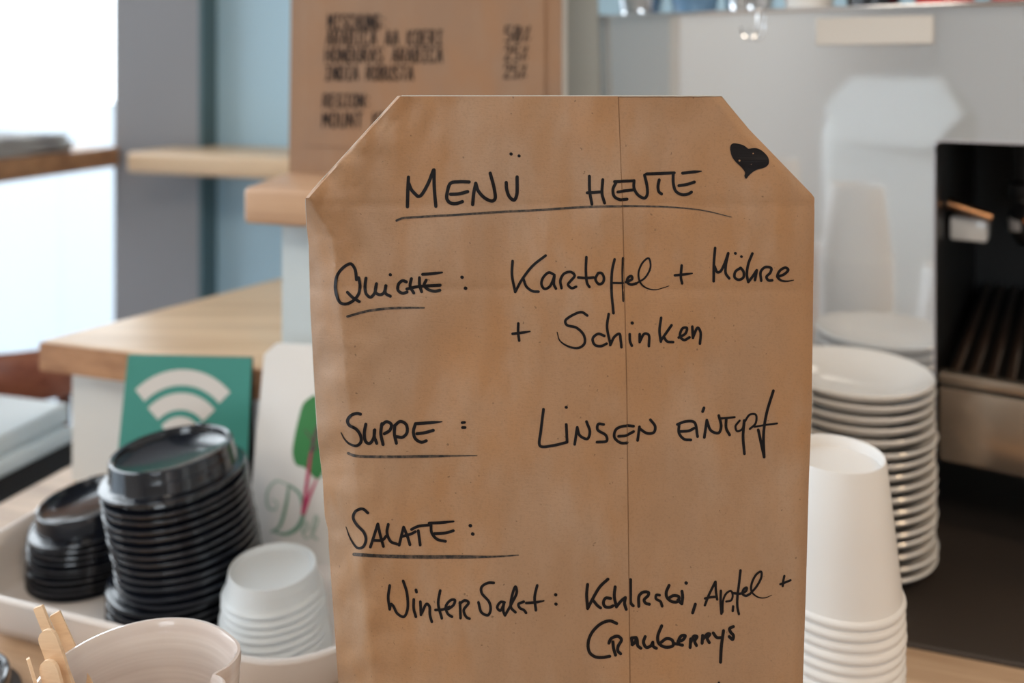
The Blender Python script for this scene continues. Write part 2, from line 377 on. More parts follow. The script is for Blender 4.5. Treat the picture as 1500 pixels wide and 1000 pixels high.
# page position on the poster face -> local x, z
def poster_local(px, py):
    k = (px-750)/1300.0
    # ray (k*Y, Y); face line PO + s*(UX,UY)
    s = (k*PO.y - PO.x)/(UX - k*UY)
    Y = PO.y + s*UY
    return s, CH - (py-100)/1300.0*Y - PO.z
GL = {'A': [[(0,0),(.42,1),(.58,1),(1,0)],[(.18,.38),(.82,.38)]], 'B': [[(0,0),(0,1),(.7,1),(.85,.78),(.7,.54),(0,.54)],[(.7,.54),(1,.28),(.75,0),(0,0)]],
 'C': [[(1,.85),(.7,1),(.2,1),(0,.7),(0,.3),(.2,0),(.7,0),(1,.15)]], 'D': [[(0,0),(0,1),(.6,1),(1,.65),(1,.35),(.6,0),(0,0)]], 'E': [[(1,1),(0,1),(0,0),(1,0)],[(0,.52),(.8,.52)]],
 'G': [[(1,.85),(.7,1),(.2,1),(0,.7),(0,.3),(.2,0),(.8,0),(1,.2),(1,.48),(.6,.48)]], 'H': [[(0,0),(0,1)],[(1,0),(1,1)],[(0,.5),(1,.5)]], 'I': [[(.5,0),(.5,1)],[(.1,1),(.9,1)],[(.1,0),(.9,0)]],
 'K': [[(0,0),(0,1)],[(1,1),(0,.45),(1,0)]], 'M': [[(0,0),(0,1),(.5,.4),(1,1),(1,0)]], 'N': [[(0,0),(0,1),(1,0),(1,1)]], 'O': [[(.25,0),(0,.3),(0,.7),(.25,1),(.75,1),(1,.7),(1,.3),(.75,0),(.25,0)]],
 'R': [[(0,0),(0,1),(.7,1),(.95,.77),(.7,.5),(0,.5)],[(.45,.5),(1,0)]], 'S': [[(1,.88),(.7,1),(.2,1),(0,.78),(.2,.56),(.8,.46),(1,.24),(.8,0),(.2,0),(0,.12)]], 'T': [[(0,1),(1,1)],[(.5,1),(.5,0)]],
 'U': [[(0,1),(0,.25),(.25,0),(.75,0),(1,.25),(1,1)]], ':': [[(.3,.2),(.4,.2)],[(.3,.75),(.4,.75)]], '0': [[(.25,0),(0,.3),(0,.7),(.25,1),(.75,1),(1,.7),(1,.3),(.75,0),(.25,0)],[(.2,.2),(.8,.8)]],
 '2': [[(0,.8),(.25,1),(.75,1),(1,.75),(0,0),(1,0)]], '5': [[(1,1),(.1,1),(0,.58),(.7,.6),(1,.3),(.75,0),(0,.05)]], '%': [[(.1,0),(.9,1)],[(.1,.85),(.15,.8)],[(.9,.2),(.85,.15)]]}
def lettering(text, x0, x1, y0, y1):
    bm = bmesh.new(); n = len(text); cw = (x1-x0)/n
    def place(x, y):
        a, b = poster_local(x, y); return Vector((a, -0.0036, b))
    for i, ch in enumerate(text):
        if ch == ' ': continue
        for st in GL[ch]:
            pts = [(x0+cw*(i+0.06+0.64*p[0]) + (p[1]-0.5)*0.8, y1-(y1-y0)*p[1]) for p in st]
            for a, b in zip(pts[:-1], pts[1:]): ink(bm, [a, b], 2.9, place, (1, 1), 4)
    for f in bm.faces:
        f.normal_update()
        if f.normal.y > 0: f.normal_flip()
    obj('lettering', bm, M['ink'], t)
for args in [('MISCHUNG:', 483, 571, 22, 43), ('ARABICA AA KOERI', 481, 653, 45, 66), ('HONDURAS ARABICA', 479, 653, 71, 91),
             ('INDIA ROBUSTA', 479, 610, 97, 117), ('REGION:', 476, 549, 138, 157), ('MOUNT KENIA', 475, 610, 165, 186),
             ('50%', 741, 782, 39, 61), ('25%', 741, 778, 68, 88), ('25%', 740, 776, 95, 114)]:
    lettering(*args)
# tapered grey board behind it
bm = bmesh.new()
q = [(-0.03, 0.0), (0.108, 0.0), (0.092, 0.50), (-0.03, 0.50)]
f = [bm.verts.new((x, -0.004, z)) for x, z in q]; g = [bm.verts.new((x, 0.004, z)) for x, z in q]
bm.faces.new(f); bm.faces.new(g[::-1])
for i in range(4): bm.faces.new((f[i], g[i], g[(i+1) % 4], f[(i+1) % 4]))
bmesh.ops.recalc_face_normals(bm, faces=bm.faces)
o = obj('grey_board', bm, mat('greige_board', (0.36, 0.36, 0.33), 0.6), None, False, (0.0, 0.985, CT+0.155), (0, 0, RU))
tag(o, 'plain grey tapered board standing behind the coffee poster', 'board')

# ------------------------------------------------------------ the handwritten paper bag
YB = 0.423
def interp(tab, y):
    if y <= tab[0][0]: return tab[0][1]
    for (a, b), (c, d) in zip(tab[:-1], tab[1:]):
        if y <= c: return b + (d-b)*(y-a)/(c-a)
    return tab[-1][1]
LT = [(141, 583), (289, 448), (335, 450), (360, 453), (450, 455), (560, 461), (640, 466), (700, 473), (755, 476), (775, 481), (800, 482), (900, 489), (1000, 496), (1421, 512)]
RT = [(141, 1057), (190, 1098), (288, 1193), (310, 1193), (440, 1191), (600, 1189), (700, 1185), (850, 1181), (1000, 1176), (1421, 1164)]
SEAM = [(141, 905), (300, 911), (560, 917), (1000, 922), (1421, 926)]
GW = [(141, 2), (289, 3), (345, 36), (420, 40), (500, 46), (640, 52), (760, 46), (900, 50), (1421, 60)]
def disp(x, y):
    l, r = interp(LT, y), interp(RT, y)
    bw = interp(GW, y); e = max(0.0, 1-(x-l)/bw); d = 0.016*e*min(1, bw/30) + 0.007*max(0.0, 1-(x-l)/120.0)**2*min(1, max(0, (y-289)/120.0))
    e2 = max(0.0, 1-(r-x)/16.0); d += 0.003*e2**1.5
    N = noise.noise
    d += 0.0045*N(Vector((x/150.0, y/420.0, 1.3)))
    d += 0.0024*N(Vector((x/60.0+3, y/170.0, 4.3)))
    d += 0.0008*N(Vector((x/26.0, y/70.0, 8.3)))
    c = max(0.0, 1-(x-l)/130.0)
    d += 0.0032*c*N(Vector((x/30.0, y/46.0, 2.1))) + 0.0012*c*abs(N(Vector((x/13.0, y/24.0, 6.1))))
    d += 0.0005*math.exp(-abs(y-300)/7.0) + 0.0006*math.exp(-abs(y-(423+0.004*(x-800)))/5.0)
    # fold left by the folded base: soft diagonal dents on the upper corners
    k = (x-1000)+(y-190)*0.2
    if y < 330: d += 0.0016*math.exp(-(k/26.0)**2)*min(1, (y-141)/40.0)*max(0, 1-(y-141)/190.0)
    k = (x-640)+(y-150)*0.45
    if y < 330: d += 0.0016*math.exp(-(k/30.0)**2)*max(0, 1-(y-141)/190.0)
    d -= 0.006*math.sin(PI*min(1, max(0, (x-l)/(r-l))))*min(1, (y-141)/600.0)
    return d
def bagpt(x, y, off=0.0):
    Y = YB + disp(x, y)
    return Vector(((x-750)/1300.0*Y, Y - off, max(CT+0.0006, CH - (y-100)/1300.0*Y)))
def step(x, y): return 0.0006 if x < interp(SEAM, y) else 0.0
ys = [141]
while ys[-1] < 1421: ys.append(min(1421, ys[-1]+5.5))
bag = thing('paper_bag', 'upright brown paper bag with handwritten menu in black marker', 'paper bag', (0, 0, 0))
def relp(o):
    o.parent = bag; return o
bag.location = (0.02, 0.44, CT); BO = Vector(bag.location)
bm = bmesh.new(); prev = None
for y in ys:
    l, s, r = interp(LT, y), interp(SEAM, y), interp(RT, y)
    A = [bm.verts.new(bagpt(l+(s-l)*i/96, y, 0.0006)-BO) for i in range(97)]
    B = [bm.verts.new(bagpt(s+(r-s)*i/56, y)-BO) for i in range(57)]
    row = A+B
    if prev:
        for i in range(len(row)-1): bm.faces.new((prev[i], prev[i+1], row[i+1], row[i]))
    prev = row
bmesh.ops.recalc_face_normals(bm, faces=bm.faces)
for f in bm.faces:
    if f.normal.y > 0: f.normal_flip()
ff = obj('front_sheet', bm, M['kraft'], bag, True)
# back sheet: bag opens towards its base
bm = bmesh.new(); prev = None
for y in ys[::2] + ([ys[-1]] if ys[::2][-1] != ys[-1] else []):
    l, r = interp(LT, y), interp(RT, y); row = []
    for i in range(41):
        f = i/40; x = l+(r-l)*f
        edge = YB + disp(l, y)*(1-f) + disp(r, y)*f
        th = 0.003 + 0.045*min(1, max(0, (y-150)/900.0))*min(1, math.sin(PI*f)*3.0) if 0 < i < 40 else 0.0
        if th: th = max(th, (YB+disp(x, y)+0.002) - edge)
        row.append(bm.verts.new(Vector(((x-750)/1300.0*edge, edge+th, max(CT+0.0006, CH-(y-100)/1300.0*edge)))-BO))
    if prev:
        for i in range(40): bm.faces.new((prev[i+1], prev[i], row[i], row[i+1]))
    prev = row
bmesh.ops.recalc_face_normals(bm, faces=bm.faces)
o = obj('back_sheet', bm, M['paper_white'], bag, True); o['label'] = 'whitish back of the paper bag'
# folded hexagonal base on the back
bm = bmesh.new()
hexa = [(583, 141), (1057, 141), (1190, 287), (1057, 434), (583, 434), (450, 287)]
def hp(x, y, d): return Vector(((x-750)/1300.0*YB, YB+d, CH-(y-100)/1300.0*YB))-BO
f = [bm.verts.new(hp(x, y, 0.014+0.068*(y-141)/900)) for x, y in hexa]; g = [bm.verts.new(hp(x, y, 0.0165+0.068*(y-141)/900)) for x, y in hexa]
bm.faces.new(f); bm.faces.new(g[::-1])
for i in range(6): bm.faces.new((f[i], g[i], g[(i+1) % 6], f[(i+1) % 6]))
bmesh.ops.recalc_face_normals(bm, faces=bm.faces)
o = obj('folded_base', bm, M['paper_white'], bag); o['label'] = 'whitish hexagonal folded base at the back'
# pale cut edge of the paper
bm = bmesh.new()
pe = [bagpt(interp(LT, y)-0.3, y, 0.0003)-BO for y in [700-6*i for i in range(70)] if y >= 289]
pe += [bagpt(448+(583-448)*i/12, 289+(141-289)*i/12, 0.0004)-BO for i in range(1, 13)]
pe += [bagpt(583+(1057-583)*i/40, 141-0.4*abs(math.sin(i*1.7)), 0.0003)-BO for i in range(1, 41)]
pe += [bagpt(1057+(1098-1057)*i/4, 141+49*i/4, 0.0001)-BO for i in range(1, 5)] 
tube(pe, [0.00010]*12 + [0.00022]*(len(pe)-16) + [0.00012]*4, 6, bm)
o = obj('paper_edge', bm, M['paper_white'], bag, True); o['label'] = 'pale cut edge along the top of the bag'

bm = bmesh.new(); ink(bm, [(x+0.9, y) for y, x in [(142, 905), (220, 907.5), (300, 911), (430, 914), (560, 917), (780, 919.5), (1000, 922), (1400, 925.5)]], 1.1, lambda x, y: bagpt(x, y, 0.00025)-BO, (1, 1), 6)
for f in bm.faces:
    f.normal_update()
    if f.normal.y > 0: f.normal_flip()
o = obj('seam_shadow_line', bm, M['seam_shadow'], bag); o['label'] = 'thin brown line painted as shadow beside the bag seam'
def word(x0, y0, s, w, strokes, dots=(), m='ink', name='handwritten_word'):
    bm = bmesh.new()
    def place(x, y):
        X, Y = x0+x/s, y0+y/s
        return bagpt(X, Y, 0.00022+step(X, Y)) - BO
    for st in strokes:
        tp = (1, 1); ww = w; pts = st
        if isinstance(st, dict): tp = st.get('t', (1, 1)); ww = st.get('w', w); pts = st['p']
        ink(bm, pts, ww, place, tp, 2.0*s/1.6)
    for (x, y, r) in dots: ink(bm, [(x-r*0.1, y), (x+r*0.1, y+r*0.1)], 2*r, place, (1, 1), 5)
    for f in bm.faces:
        f.normal_update()
        if f.normal.y > 0: f.normal_flip()
    return obj(name, bm, M[m], bag)
word(570, 210, 6.818, 34, [
    [(195,335),(188,480),(185,630)], [(200,400),(225,460),(285,525)], [(285,525),(312,522),(380,420),(445,262)], [(450,262),(452,430),(468,625)],
    [(800,382),(700,380),(615,395),(585,470),(578,550),(610,590),(670,598),(733,578)], [(615,505),(700,500),(785,478)],
    [(835,608),(845,500),(866,395)], [(866,395),(890,470),(960,545),(1030,572),(1058,550),(1050,450),(1010,295)],
    [(1170,388),(1175,460),(1205,535),(1248,563),(1272,520),(1278,332)]], [(1218,103,16),(1298,122,15)])
word(850, 200, 6.25, 28, [
    [(82,360),(85,500),(105,615)], [(205,392),(198,520),(222,606)], [(62,512),(130,508),(195,503)],
    [(312,410),(400,407),(490,404)], [(325,420),(298,480),(310,545),(360,574),(428,572)], [(342,505),(410,495),(485,487)],
    [(492,402),(492,470),(530,535),(590,562),(612,530),(610,450),(588,352)], [(605,341),(740,336),(860,331)],
    [(722,395),(711,460),(720,505),(744,524)], [(850,335),(852,430),(875,500),(930,530),(985,525),(1018,507)],
    [(902,448),(970,438),(1044,415)], {'p': [(935,334),(1010,325),(1108,316)], 't': (1, .4)}])
word(0, 0, 1, 3.3, [{'p': [(581,322.6),(589,319.3),(599,318.2),(673,313.8),(731,310),(790,307),(850,303),(910,301.5),(980,303),(1030,308),(1071,317.6)], 't': (1, .35)}], m='ink_dry', name='handwritten_underline')
word(480, 370, 6.818, 31, [
    [(290,265),(275,160),(235,108),(170,135),(100,220),(78,330),(95,430),(130,495),(180,508),(250,480),(310,410),(325,330),(312,245)],
    [(200,390),(250,440),(318,484)],
    [(385,250),(375,340),(390,410),(430,440),(470,400),(490,305)], [(488,308),(480,390),(520,415),(560,400),(585,325)], [(582,325),(580,400),(628,430)],
    [(788,287),(750,275),(710,310),(705,370),(750,400),(795,388)], [(838,255),(825,330),(862,398)], [(918,245),(920,320),(940,385)],
    [(792,358),(900,335),(1125,320)], [(985,270),(965,320),(1000,360),(1070,380),(1122,370)], {'p': [(950,212),(1040,205),(1145,193)], 't': (1, .6)}],
    [(628,215,16),(1343,240,17),(1378,350,18)])
word(480, 370, 6.818, 25, [{'p': [(200,632),(400,578),(600,552),(780,545),(965,545)], 't': (1, .6)}], m='ink_dry', name='handwritten_underline')
word(740, 360, 6.25, 25, [
    [(68,135),(62,260),(92,418)], [(92,418),(150,310),(250,180),(370,85)], [(165,295),(195,370),(250,410),(305,415)],
    [(450,262),(400,240),(345,290),(332,350),(360,390),(405,370),(440,300),(450,262)], [(450,270),(446,350),(464,388)],
    [(515,383),(505,310),(540,250),(600,235),(635,268),(600,315),(575,350),(608,383),(648,370)],
    [(742,100),(738,230),(750,340),(770,372)], [(668,285),(740,290),(808,285)], [(850,245),(825,300),(855,345),(890,335),(903,290),(880,245),(850,245)],
    [(1000,120),(978,220),(972,400),(990,612)], [(1078,110),(1075,250),(1083,498)], {'p': [(985,335),(1080,335),(1130,322)], 'w': 20},
    [(1122,325),(1163,300),(1155,275),(1125,290),(1115,330),(1150,352),(1200,342)],
    {'p': [(1200,342),(1280,290),(1330,190),(1312,112),(1260,150),(1220,250),(1240,340),(1300,388),(1380,400),(1440,385),(1500,365)], 'w': 18, 't': (1, .3)}])
word(740, 360, 6.25, 25, [[(120,705),(118,780),(128,862)], {'p': [(68,800),(150,790),(228,778)], 't': (1, .5)}])
word(970, 350, 7.143, 28, [[(203,275),(195,400),(208,463)], {'p': [(132,378),(220,370),(315,358)], 't': (1, .5)}])
word(970, 350, 7.143, 29, [
    [(553,92),(540,250),(538,440)], [(548,285),(575,345),(605,340),(650,260),(690,147)], [(690,150),(665,270),(665,360),(700,410)],
    [(820,300),(765,340),(758,400),(800,425),(848,400),(850,340),(820,300)], [(943,150),(900,260),(885,370),(900,448)], [(900,448),(945,390),(988,325)], [(988,325),(970,428)],
    [(1035,435),(1030,340),(1080,292),(1140,305),(1130,350),(1090,395),(1110,430),(1150,430)],
    {'p': [(1202,392),(1270,370),(1318,320),(1290,298),(1230,330),(1205,390),(1240,430),(1300,440),(1375,428)], 't': (1, .3)}],
    [(765,148,15),(828,182,14)])
word(740, 440, 5.0, 20, [
    {'p': [(600,106),(560,82),(500,100),(440,145),(450,175),(520,195),(575,250),(580,310),(540,342),(470,335),(400,290),(380,228)], 't': (1, .35)},
    [(725,255),(680,240),(640,275),(655,320),(700,330),(742,312)], [(757,95),(745,190),(770,318)], [(768,322),(800,260),(835,240),(845,290),(850,338)],
    [(912,245),(915,300),(928,330)], [(985,245),(985,303)], [(985,300),(1020,242),(1050,250),(1052,333)],
    [(1142,125),(1130,220),(1140,300)], [(1145,285),(1218,180)], [(1160,262),(1185,298),(1230,303)],
    [(1270,270),(1320,240),(1330,200),(1300,202),(1280,260),(1310,288),(1350,268)], [(1370,190),(1375,272)], [(1375,268),(1410,198),(1430,230),(1426,315)]],
    [(930,163,12)])
word(490, 590, 6.818, 32, [
    {'p': [(262,105),(230,97),(165,120),(132,170),(150,215),(220,255),(263,320),(265,385),(222,420),(150,400),(100,350),(68,290)], 't': (1, .3)},
    [(315,205),(300,300),(315,380),(350,398),(390,350),(405,262)], [(400,265),(400,330),(424,395)],
    [(475,200),(465,300),(487,408)], [(470,220),(520,180),(568,205),(558,262),(500,300)],
    [(605,220),(600,300),(620,395)], [(602,220),(660,177),(718,210),(725,290),(680,335),(620,328)],
    {'p': [(815,200),(950,190),(1075,180)], 't': (1, .35)}, [(810,200),(790,280),(810,350),(870,385),(918,370)], [(825,300),(900,290),(988,266)],
    {'p': [(1275,190),(1300,187)], 'w': 28}, {'p': [(1278,238),(1306,238)], 'w': 28}])
word(490, 590, 6.818, 28, [{'p': [(140,495),(200,518),(500,530),(900,525),(1200,520),(1425,518)], 't': (1, .3)}], m='ink_dry', name='handwritten_underline')
word(780, 560, 4.054, 17, [
    [(65,155),(50,280),(45,372),(120,370),(205,350)], [(205,350),(200,245)], [(265,262),(250,363)], [(265,265),(280,310),(325,330),(340,290),(320,228)],
    [(422,245),(390,243),(385,275),(435,310),(440,342),(382,350)], [(600,258),(540,255),(495,275),(485,320),(520,353),(562,355)], [(510,315),(560,310),(600,290)],
    [(635,262),(624,343)], [(635,272),(680,300),(720,295),(728,260),(700,220)]], [(200,143,9)])
word(780, 560, 4.054, 17, [
    [(860,248),(910,230),(960,235),(980,320)], [(870,250),(870,300),(900,335),(940,340)], [(870,290),(930,285),(960,270)],
    [(1018,150),(1010,172)], [(1035,222),(1020,325)], [(1035,225),(1060,285),(1105,298),(1120,260),(1106,195)],
    {'p': [(1112,212),(1150,210),(1200,205)], 'w': 13}, [(1150,215),(1150,270),(1170,310)], {'p': [(1230,225),(1205,260),(1215,288),(1245,275),(1255,230)], 'w': 13},
    [(1257,225),(1250,320),(1258,422)], {'p': [(1255,240),(1290,190),(1325,190),(1325,240),(1290,275)], 'w': 13},
    [(1430,48),(1390,180),(1372,300),(1375,442)], [(1340,280),(1375,440)], {'p': [(1318,262),(1390,250),(1452,242)], 'w': 12}])
word(500, 730, 5.357, 23, [
    {'p': [(210,106),(170,75),(115,92),(95,140),(120,195),(180,260),(195,320),(170,373),(130,380),(75,310),(38,215)], 't': (1, .25)},
    [(230,373),(260,280),(288,192)], [(288,192),(310,290),(332,368)], [(250,320),(325,318),(355,285)], [(370,195),(360,260),(390,330),(440,350)],
    [(455,358),(490,217)], [(490,217),(520,290),(540,355)], [(480,290),(560,265),(582,252)], [(552,235),(600,212),(690,200)], [(605,245),(620,357)],
    {'p': [(690,185),(780,182),(882,172)], 't': (1, .6)}, [(705,195),(710,260),(750,310),(818,328)], [(730,268),(820,262),(880,245)]], [(1013,205,14),(1032,270,14)])
word(500, 730, 5.357, 27, [{'p': [(102,430),(300,443),(600,450),(900,450),(1200,448),(1390,436)], 't': (1, .3)}], m='ink_dry', name='handwritten_underline')
word(560, 830, 5.357, 22, [
    [(60,138),(48,230),(60,325)], [(60,322),(70,283),(88,300),(120,358),(170,383),(198,330),(195,200),(165,102)], [(248,248),(248,320),(265,383)], [(265,172),(270,190)],
    [(300,265),(305,368)], [(310,355),(350,282),(370,300),(375,370),(390,422)], [(455,178),(440,280),(468,395)], [(418,330),(480,325),(528,305)],
    [(520,322),(560,290),(570,252),(540,252),(500,300),(515,360),(548,383)], [(610,270),(615,393)], [(612,278),(650,254),(678,272),(640,330),(660,385),(685,398)]])
word(560, 830, 5.357, 22, [
    [(875,117),(830,118),(780,150),(780,195),(840,270),(850,330),(830,370),(780,350),(755,270)],
    [(960,270),(930,267),(902,310),(925,335),(955,285)], [(952,280),(950,340),(963,372)], [(965,368),(1020,270),(1055,190),(1045,147),(1018,220),(1010,310),(1045,348)],
    [(1110,265),(1068,285),(1080,315),(1110,330),(1128,352)], [(1215,137),(1195,230),(1205,332)], {'p': [(1130,275),(1200,270),(1268,258)], 't': (1, .5)}],
    [(1360,210,13),(1362,283,13)])
word(845, 830, 8.333, 38, [
    [(130,202),(118,320),(130,495)], [(130,495),(190,380),(280,230),(378,137)], [(200,400),(250,460),(288,488)],
    [(410,372),(350,368),(322,420),(340,470),(400,480),(440,462)], [(465,232),(455,350),(480,470)], [(480,475),(540,400),(588,362)], [(590,362),(580,440),(600,505)],
    [(655,152),(655,320),(660,440),(688,472)], [(755,478),(760,350),(810,305),(875,310),(870,345),(820,400),(840,440),(885,453)],
    {'p': [(1010,342),(970,340),(965,385),(1020,420),(1040,478)], 'w': 34}, [(1125,222),(1090,310),(1100,370),(1160,420),(1230,420),(1245,362),(1180,347),(1130,372)],
    [(1282,295),(1290,360),(1280,448)], [(1232,400),(1280,448)], [(1445,452),(1412,558)]], [(1333,192,21)])
word(1000, 820, 8.333, 31, [
    [(270,548),(320,420),(398,262)], [(400,262),(405,380),(420,478)], [(272,465),(340,450),(400,445)],
    [(465,372),(462,500),(472,652)], {'p': [(485,635),(495,480),(540,395),(590,375),(610,430),(590,488),(530,503)], 'w': 26}, [(615,562),(610,618)],
    [(705,122),(685,300),(667,450),(667,570),(685,656)], [(610,400),(690,408),(735,398)], [(730,400),(775,370),(780,332),(745,352),(730,410),(770,433),(820,410)],
    {'p': [(820,410),(900,320),(960,200),(955,138),(900,170),(840,290),(840,380),(900,440),(970,460),(1030,450),(1085,425)], 't': (1, .25), 'w': 28}])
word(1000, 820, 8.333, 28, [[(1240,190),(1225,260),(1220,315)], [(1190,292),(1250,270),(1315,243)]])
word(850, 890, 6.0, 28, [
    [(318,128),(260,105),(180,130),(100,210),(68,300),(80,380),(130,420),(200,425),(258,415)],
    [(285,290),(290,340),(308,405)], [(250,300),(270,260),(330,240),(360,270),(330,330),(330,370),(353,393)],
    [(450,262),(458,322)], [(452,262),(490,258)], [(455,320),(482,300),(492,262),(500,285),(505,330),(532,352)], [(570,250),(555,300),(580,345),(620,330),(637,300)], [(637,300),(642,338),(668,352)],
    [(715,155),(680,250),(690,310),(750,343),(815,328),(808,282),(760,267),(710,300)], [(820,310),(870,318)], [(858,292),(900,280),(922,242),(890,242),(865,280),(870,318),(898,325)],
    [(965,345),(970,270)], [(970,300),(1000,245),(1025,250),(1005,290),(1020,328)], [(1070,308),(1075,240)], [(1080,270),(1120,225),(1138,228),(1115,265),(1133,303)],
    [(1168,218),(1200,258),(1245,258)], [(1258,198),(1240,330),(1232,475)], [(1345,162),(1312,180),(1320,210),(1345,240),(1338,275),(1308,250)]])
word(850, 890, 6.0, 20, [[(1218,654),(1205,680),(1190,740)]])
# filled heart
bm = bmesh.new()
hp_ = [(240,360),(250,280),(300,245),(370,250),(470,275),(530,310),(570,345),(640,335),(720,335),(800,365),(880,430),(940,510),(955,590),(930,650),(860,695),(760,720),(680,755),(610,810),(565,860),(545,895),(515,885),(500,840),(515,790),(470,710),(400,640),(320,560),(270,480)]
hpv = spline(hp_ + [hp_[0]], 30)[:-1]
def hpl(x, y, o=0.00035): return bagpt(1050+x/12.5, 190+y/12.5, o+step(1050+x/12.5, 0)) - BO
from mathutils.geometry import tessellate_polygon
hv = [bm.verts.new(hpl(x, y)) for x, y in hpv]
for tri in tessellate_polygon([[Vector((x, y, 0)) for x, y in hpv]]): bm.faces.new([hv[k] for k in tri])
for f in bm.faces:
    f.normal_update()
    if f.normal.y > 0: f.normal_flip()
obj('drawn_heart', bm, M['ink'], bag)
bm = bmesh.new()
for x, y, r in ((410, 562, 18), (660, 432, 12), (625, 625, 9)): ink(bm, [(x-1, y), (x+1, y)], 2*r, lambda a, b: hpl(a, b, 0.0006), (1, 1), 5)
obj('uninked_speck', bm, M['kraft'], bag)

# ------------------------------------------------------------ coffee machine
MQ = Vector((0.0895, 0.970, 0)); MW = Vector((0.845, -0.534, 0)); MN = Vector((0.534, 0.845, 0))
RM = math.atan2(MW.y, MW.x)
ZB, ZT = 0.983, 1.3865
S1, ZO, LM = 0.338, CH-0.0637, 0.62
mc = thing('coffee_machine', 'large steel espresso machine with mirror side panel and dark brewing bay', 'coffee machine', (MQ.x, MQ.y, CT), RM)
def mz(z): return z-CT
def arc(cx, cz, r, a0, a1, n=6): return [(cx+r*math.cos(math.radians(a0+(a1-a0)*i/n)), cz+r*math.sin(math.radians(a0+(a1-a0)*i/n))) for i in range(n+1)]
out = [(0, ZB)] + [(S1, ZB)] + arc(S1+0.007, ZO-0.007, 0.007, 180, 90) + [(LM, ZO), (LM, ZT-0.002), (0, ZT-0.002)]
def profile(pts, y0, y1):
    bm = bmesh.new()
    f = [bm.verts.new((x, y0, mz(z))) for x, z in pts]; g = [bm.verts.new((x, y1, mz(z))) for x, z in pts]
    bm.faces.new(f); bm.faces.new(g[::-1]); n = len(pts)
    for i in range(n): bm.faces.new((f[i], g[i], g[(i+1) % n], f[(i+1) % n]))
    bmesh.ops.recalc_face_normals(bm, faces=bm.faces); return bm
o = obj('side_panel', profile(out, 0, 0.003), M['steel_side'], mc); o['label'] = 'mirror-like pale steel side panel'
bm = bmesh.new(); bx(bm, 0.002, S1-0.002, 0.0035, 0.42, mz(ZB), mz(ZT)-0.003); obj('housing', bm, M['machine_dark'], mc)
bm = bmesh.new(); bx(bm, S1-0.001, LM, 0.0035, 0.42, mz(ZO)+0.001, mz(ZT)-0.003); obj('brew_head_cover', bm, M['machine_dark'], mc)
bm = bmesh.new(); bx(bm, S1-0.001, LM, 0.40, 0.42, mz(ZB), mz(ZO)); obj('far_side_panel', bm, M['machine_dark'], mc)
edge = [(S1+0.0006, -0.0008, mz(ZB)), (S1+0.0006, -0.0008, mz(ZO-0.01))] + [(x, -0.0008, mz(z)) for x, z in arc(S1+0.007, ZO-0.007, 0.0065, 180, 90)] + [(LM, -0.0008, mz(ZO))]
obj('bay_edge_trim', tube(edge, 0.0011, 8), M['grey_line'], mc, True)
# drip tray with grille
bm = bmesh.new(); bx(bm, S1+0.004, LM, -0.002, 0.399, mz(ZB), mz(1.0490), None, 0.003, 2)
M['tray_steel'] = mat('steel_with_brown_reflection', (0.44, 0.35, 0.27), 0.22, metal=0.85)  # brown reflections of mat and wood put into the steel colour
dt = obj('drip_tray', bm, M['tray_steel'], mc, True)
bm = bmesh.new(); bx(bm, S1+0.006, LM, 0.002, 0.395, mz(1.0490), mz(1.0515)); obj('tray_gap', bm, M['machine_dark'], dt)
bm = bmesh.new(); bx(bm, S1+0.004, LM, -0.002, 0.012, mz(1.0515), mz(1.0615), None, 0.002, 2); obj('tray_lip', bm, M['tray_steel'], dt, True)
bm = bmesh.new(); bx(bm, 0, 0.0065, 0, 0.38, 0, 0.006, None, 0.002, 1)
bar = obj('grille_bar', bm, M['bar_steel'], dt, True); bar.location = (S1+0.012, 0.014, mz(1.0545))
for i in range(1, 19):
    c = bar.copy(); COL.objects.link(c); c.location = (S1+0.012+i*0.0145, 0.014, mz(1.0545))
# group heads, portafilters, steam wand
for k, yy in enumerate((0.13, 0.29)):
    bm = lathe([(0, 0.075), (0.031, 0.075), (0.031, 0.03), (0.036, 0.027), (0.036, 0.012), (0.03, 0.01), (0.03, 0.0), (0, 0.0)], 28)
    gh = obj('group_head', bm, M['chrome'], mc, True, (S1+0.085, yy, mz(ZO)-0.074))
    bm = lathe([(0, 0.0), (0.033, 0.0), (0.035, -0.004), (0.035, -0.02), (0.026, -0.034), (0, -0.036)], 28)
    pf = obj('portafilter', bm, M['chrome'], gh, True)
    bm = tube([(0.034, -0.01*0, -0.012), (0.07, 0, -0.016), (0.085, 0, -0.019)], 0.0055, 12); tube([(0.08, 0, -0.018), (0.11, 0, -0.023), (0.17, 0, -0.034)], [0.009, 0.0125, 0.011], 14, bm)
    obj('portafilter_handle', bm, M['black_matt'], gh, True)
    bm = tube([(0, 0.004, -0.034), (0, 0.010, -0.046), (0, 0.014, -0.06)], 0.0045, 10); tube([(0, -0.004, -0.034), (0, -0.010, -0.046), (0, -0.014, -0.06)], 0.0045, 10, bm)
    obj('spout', bm, M['chrome'], gh, True)
bm = bmesh.new(); bx(bm, S1+0.002, S1+0.035, 0.10, 0.15, mz(ZO)-0.105, mz(ZO)-0.082, None, 0.003, 2); o = obj('water_valve_block', bm, M['china'], mc, True)
bm = tube([(S1+0.002, 0.09, mz(ZO)-0.068), (S1+0.040, 0.088, mz(ZO)-0.078)], 0.005, 12); o = obj('highlight_bar', bm, mat('orange_highlight_metal', (0.9, 0.45, 0.22), 0.18, metal=1), mc, True)  # orange bar put in as the highlight streak on chrome
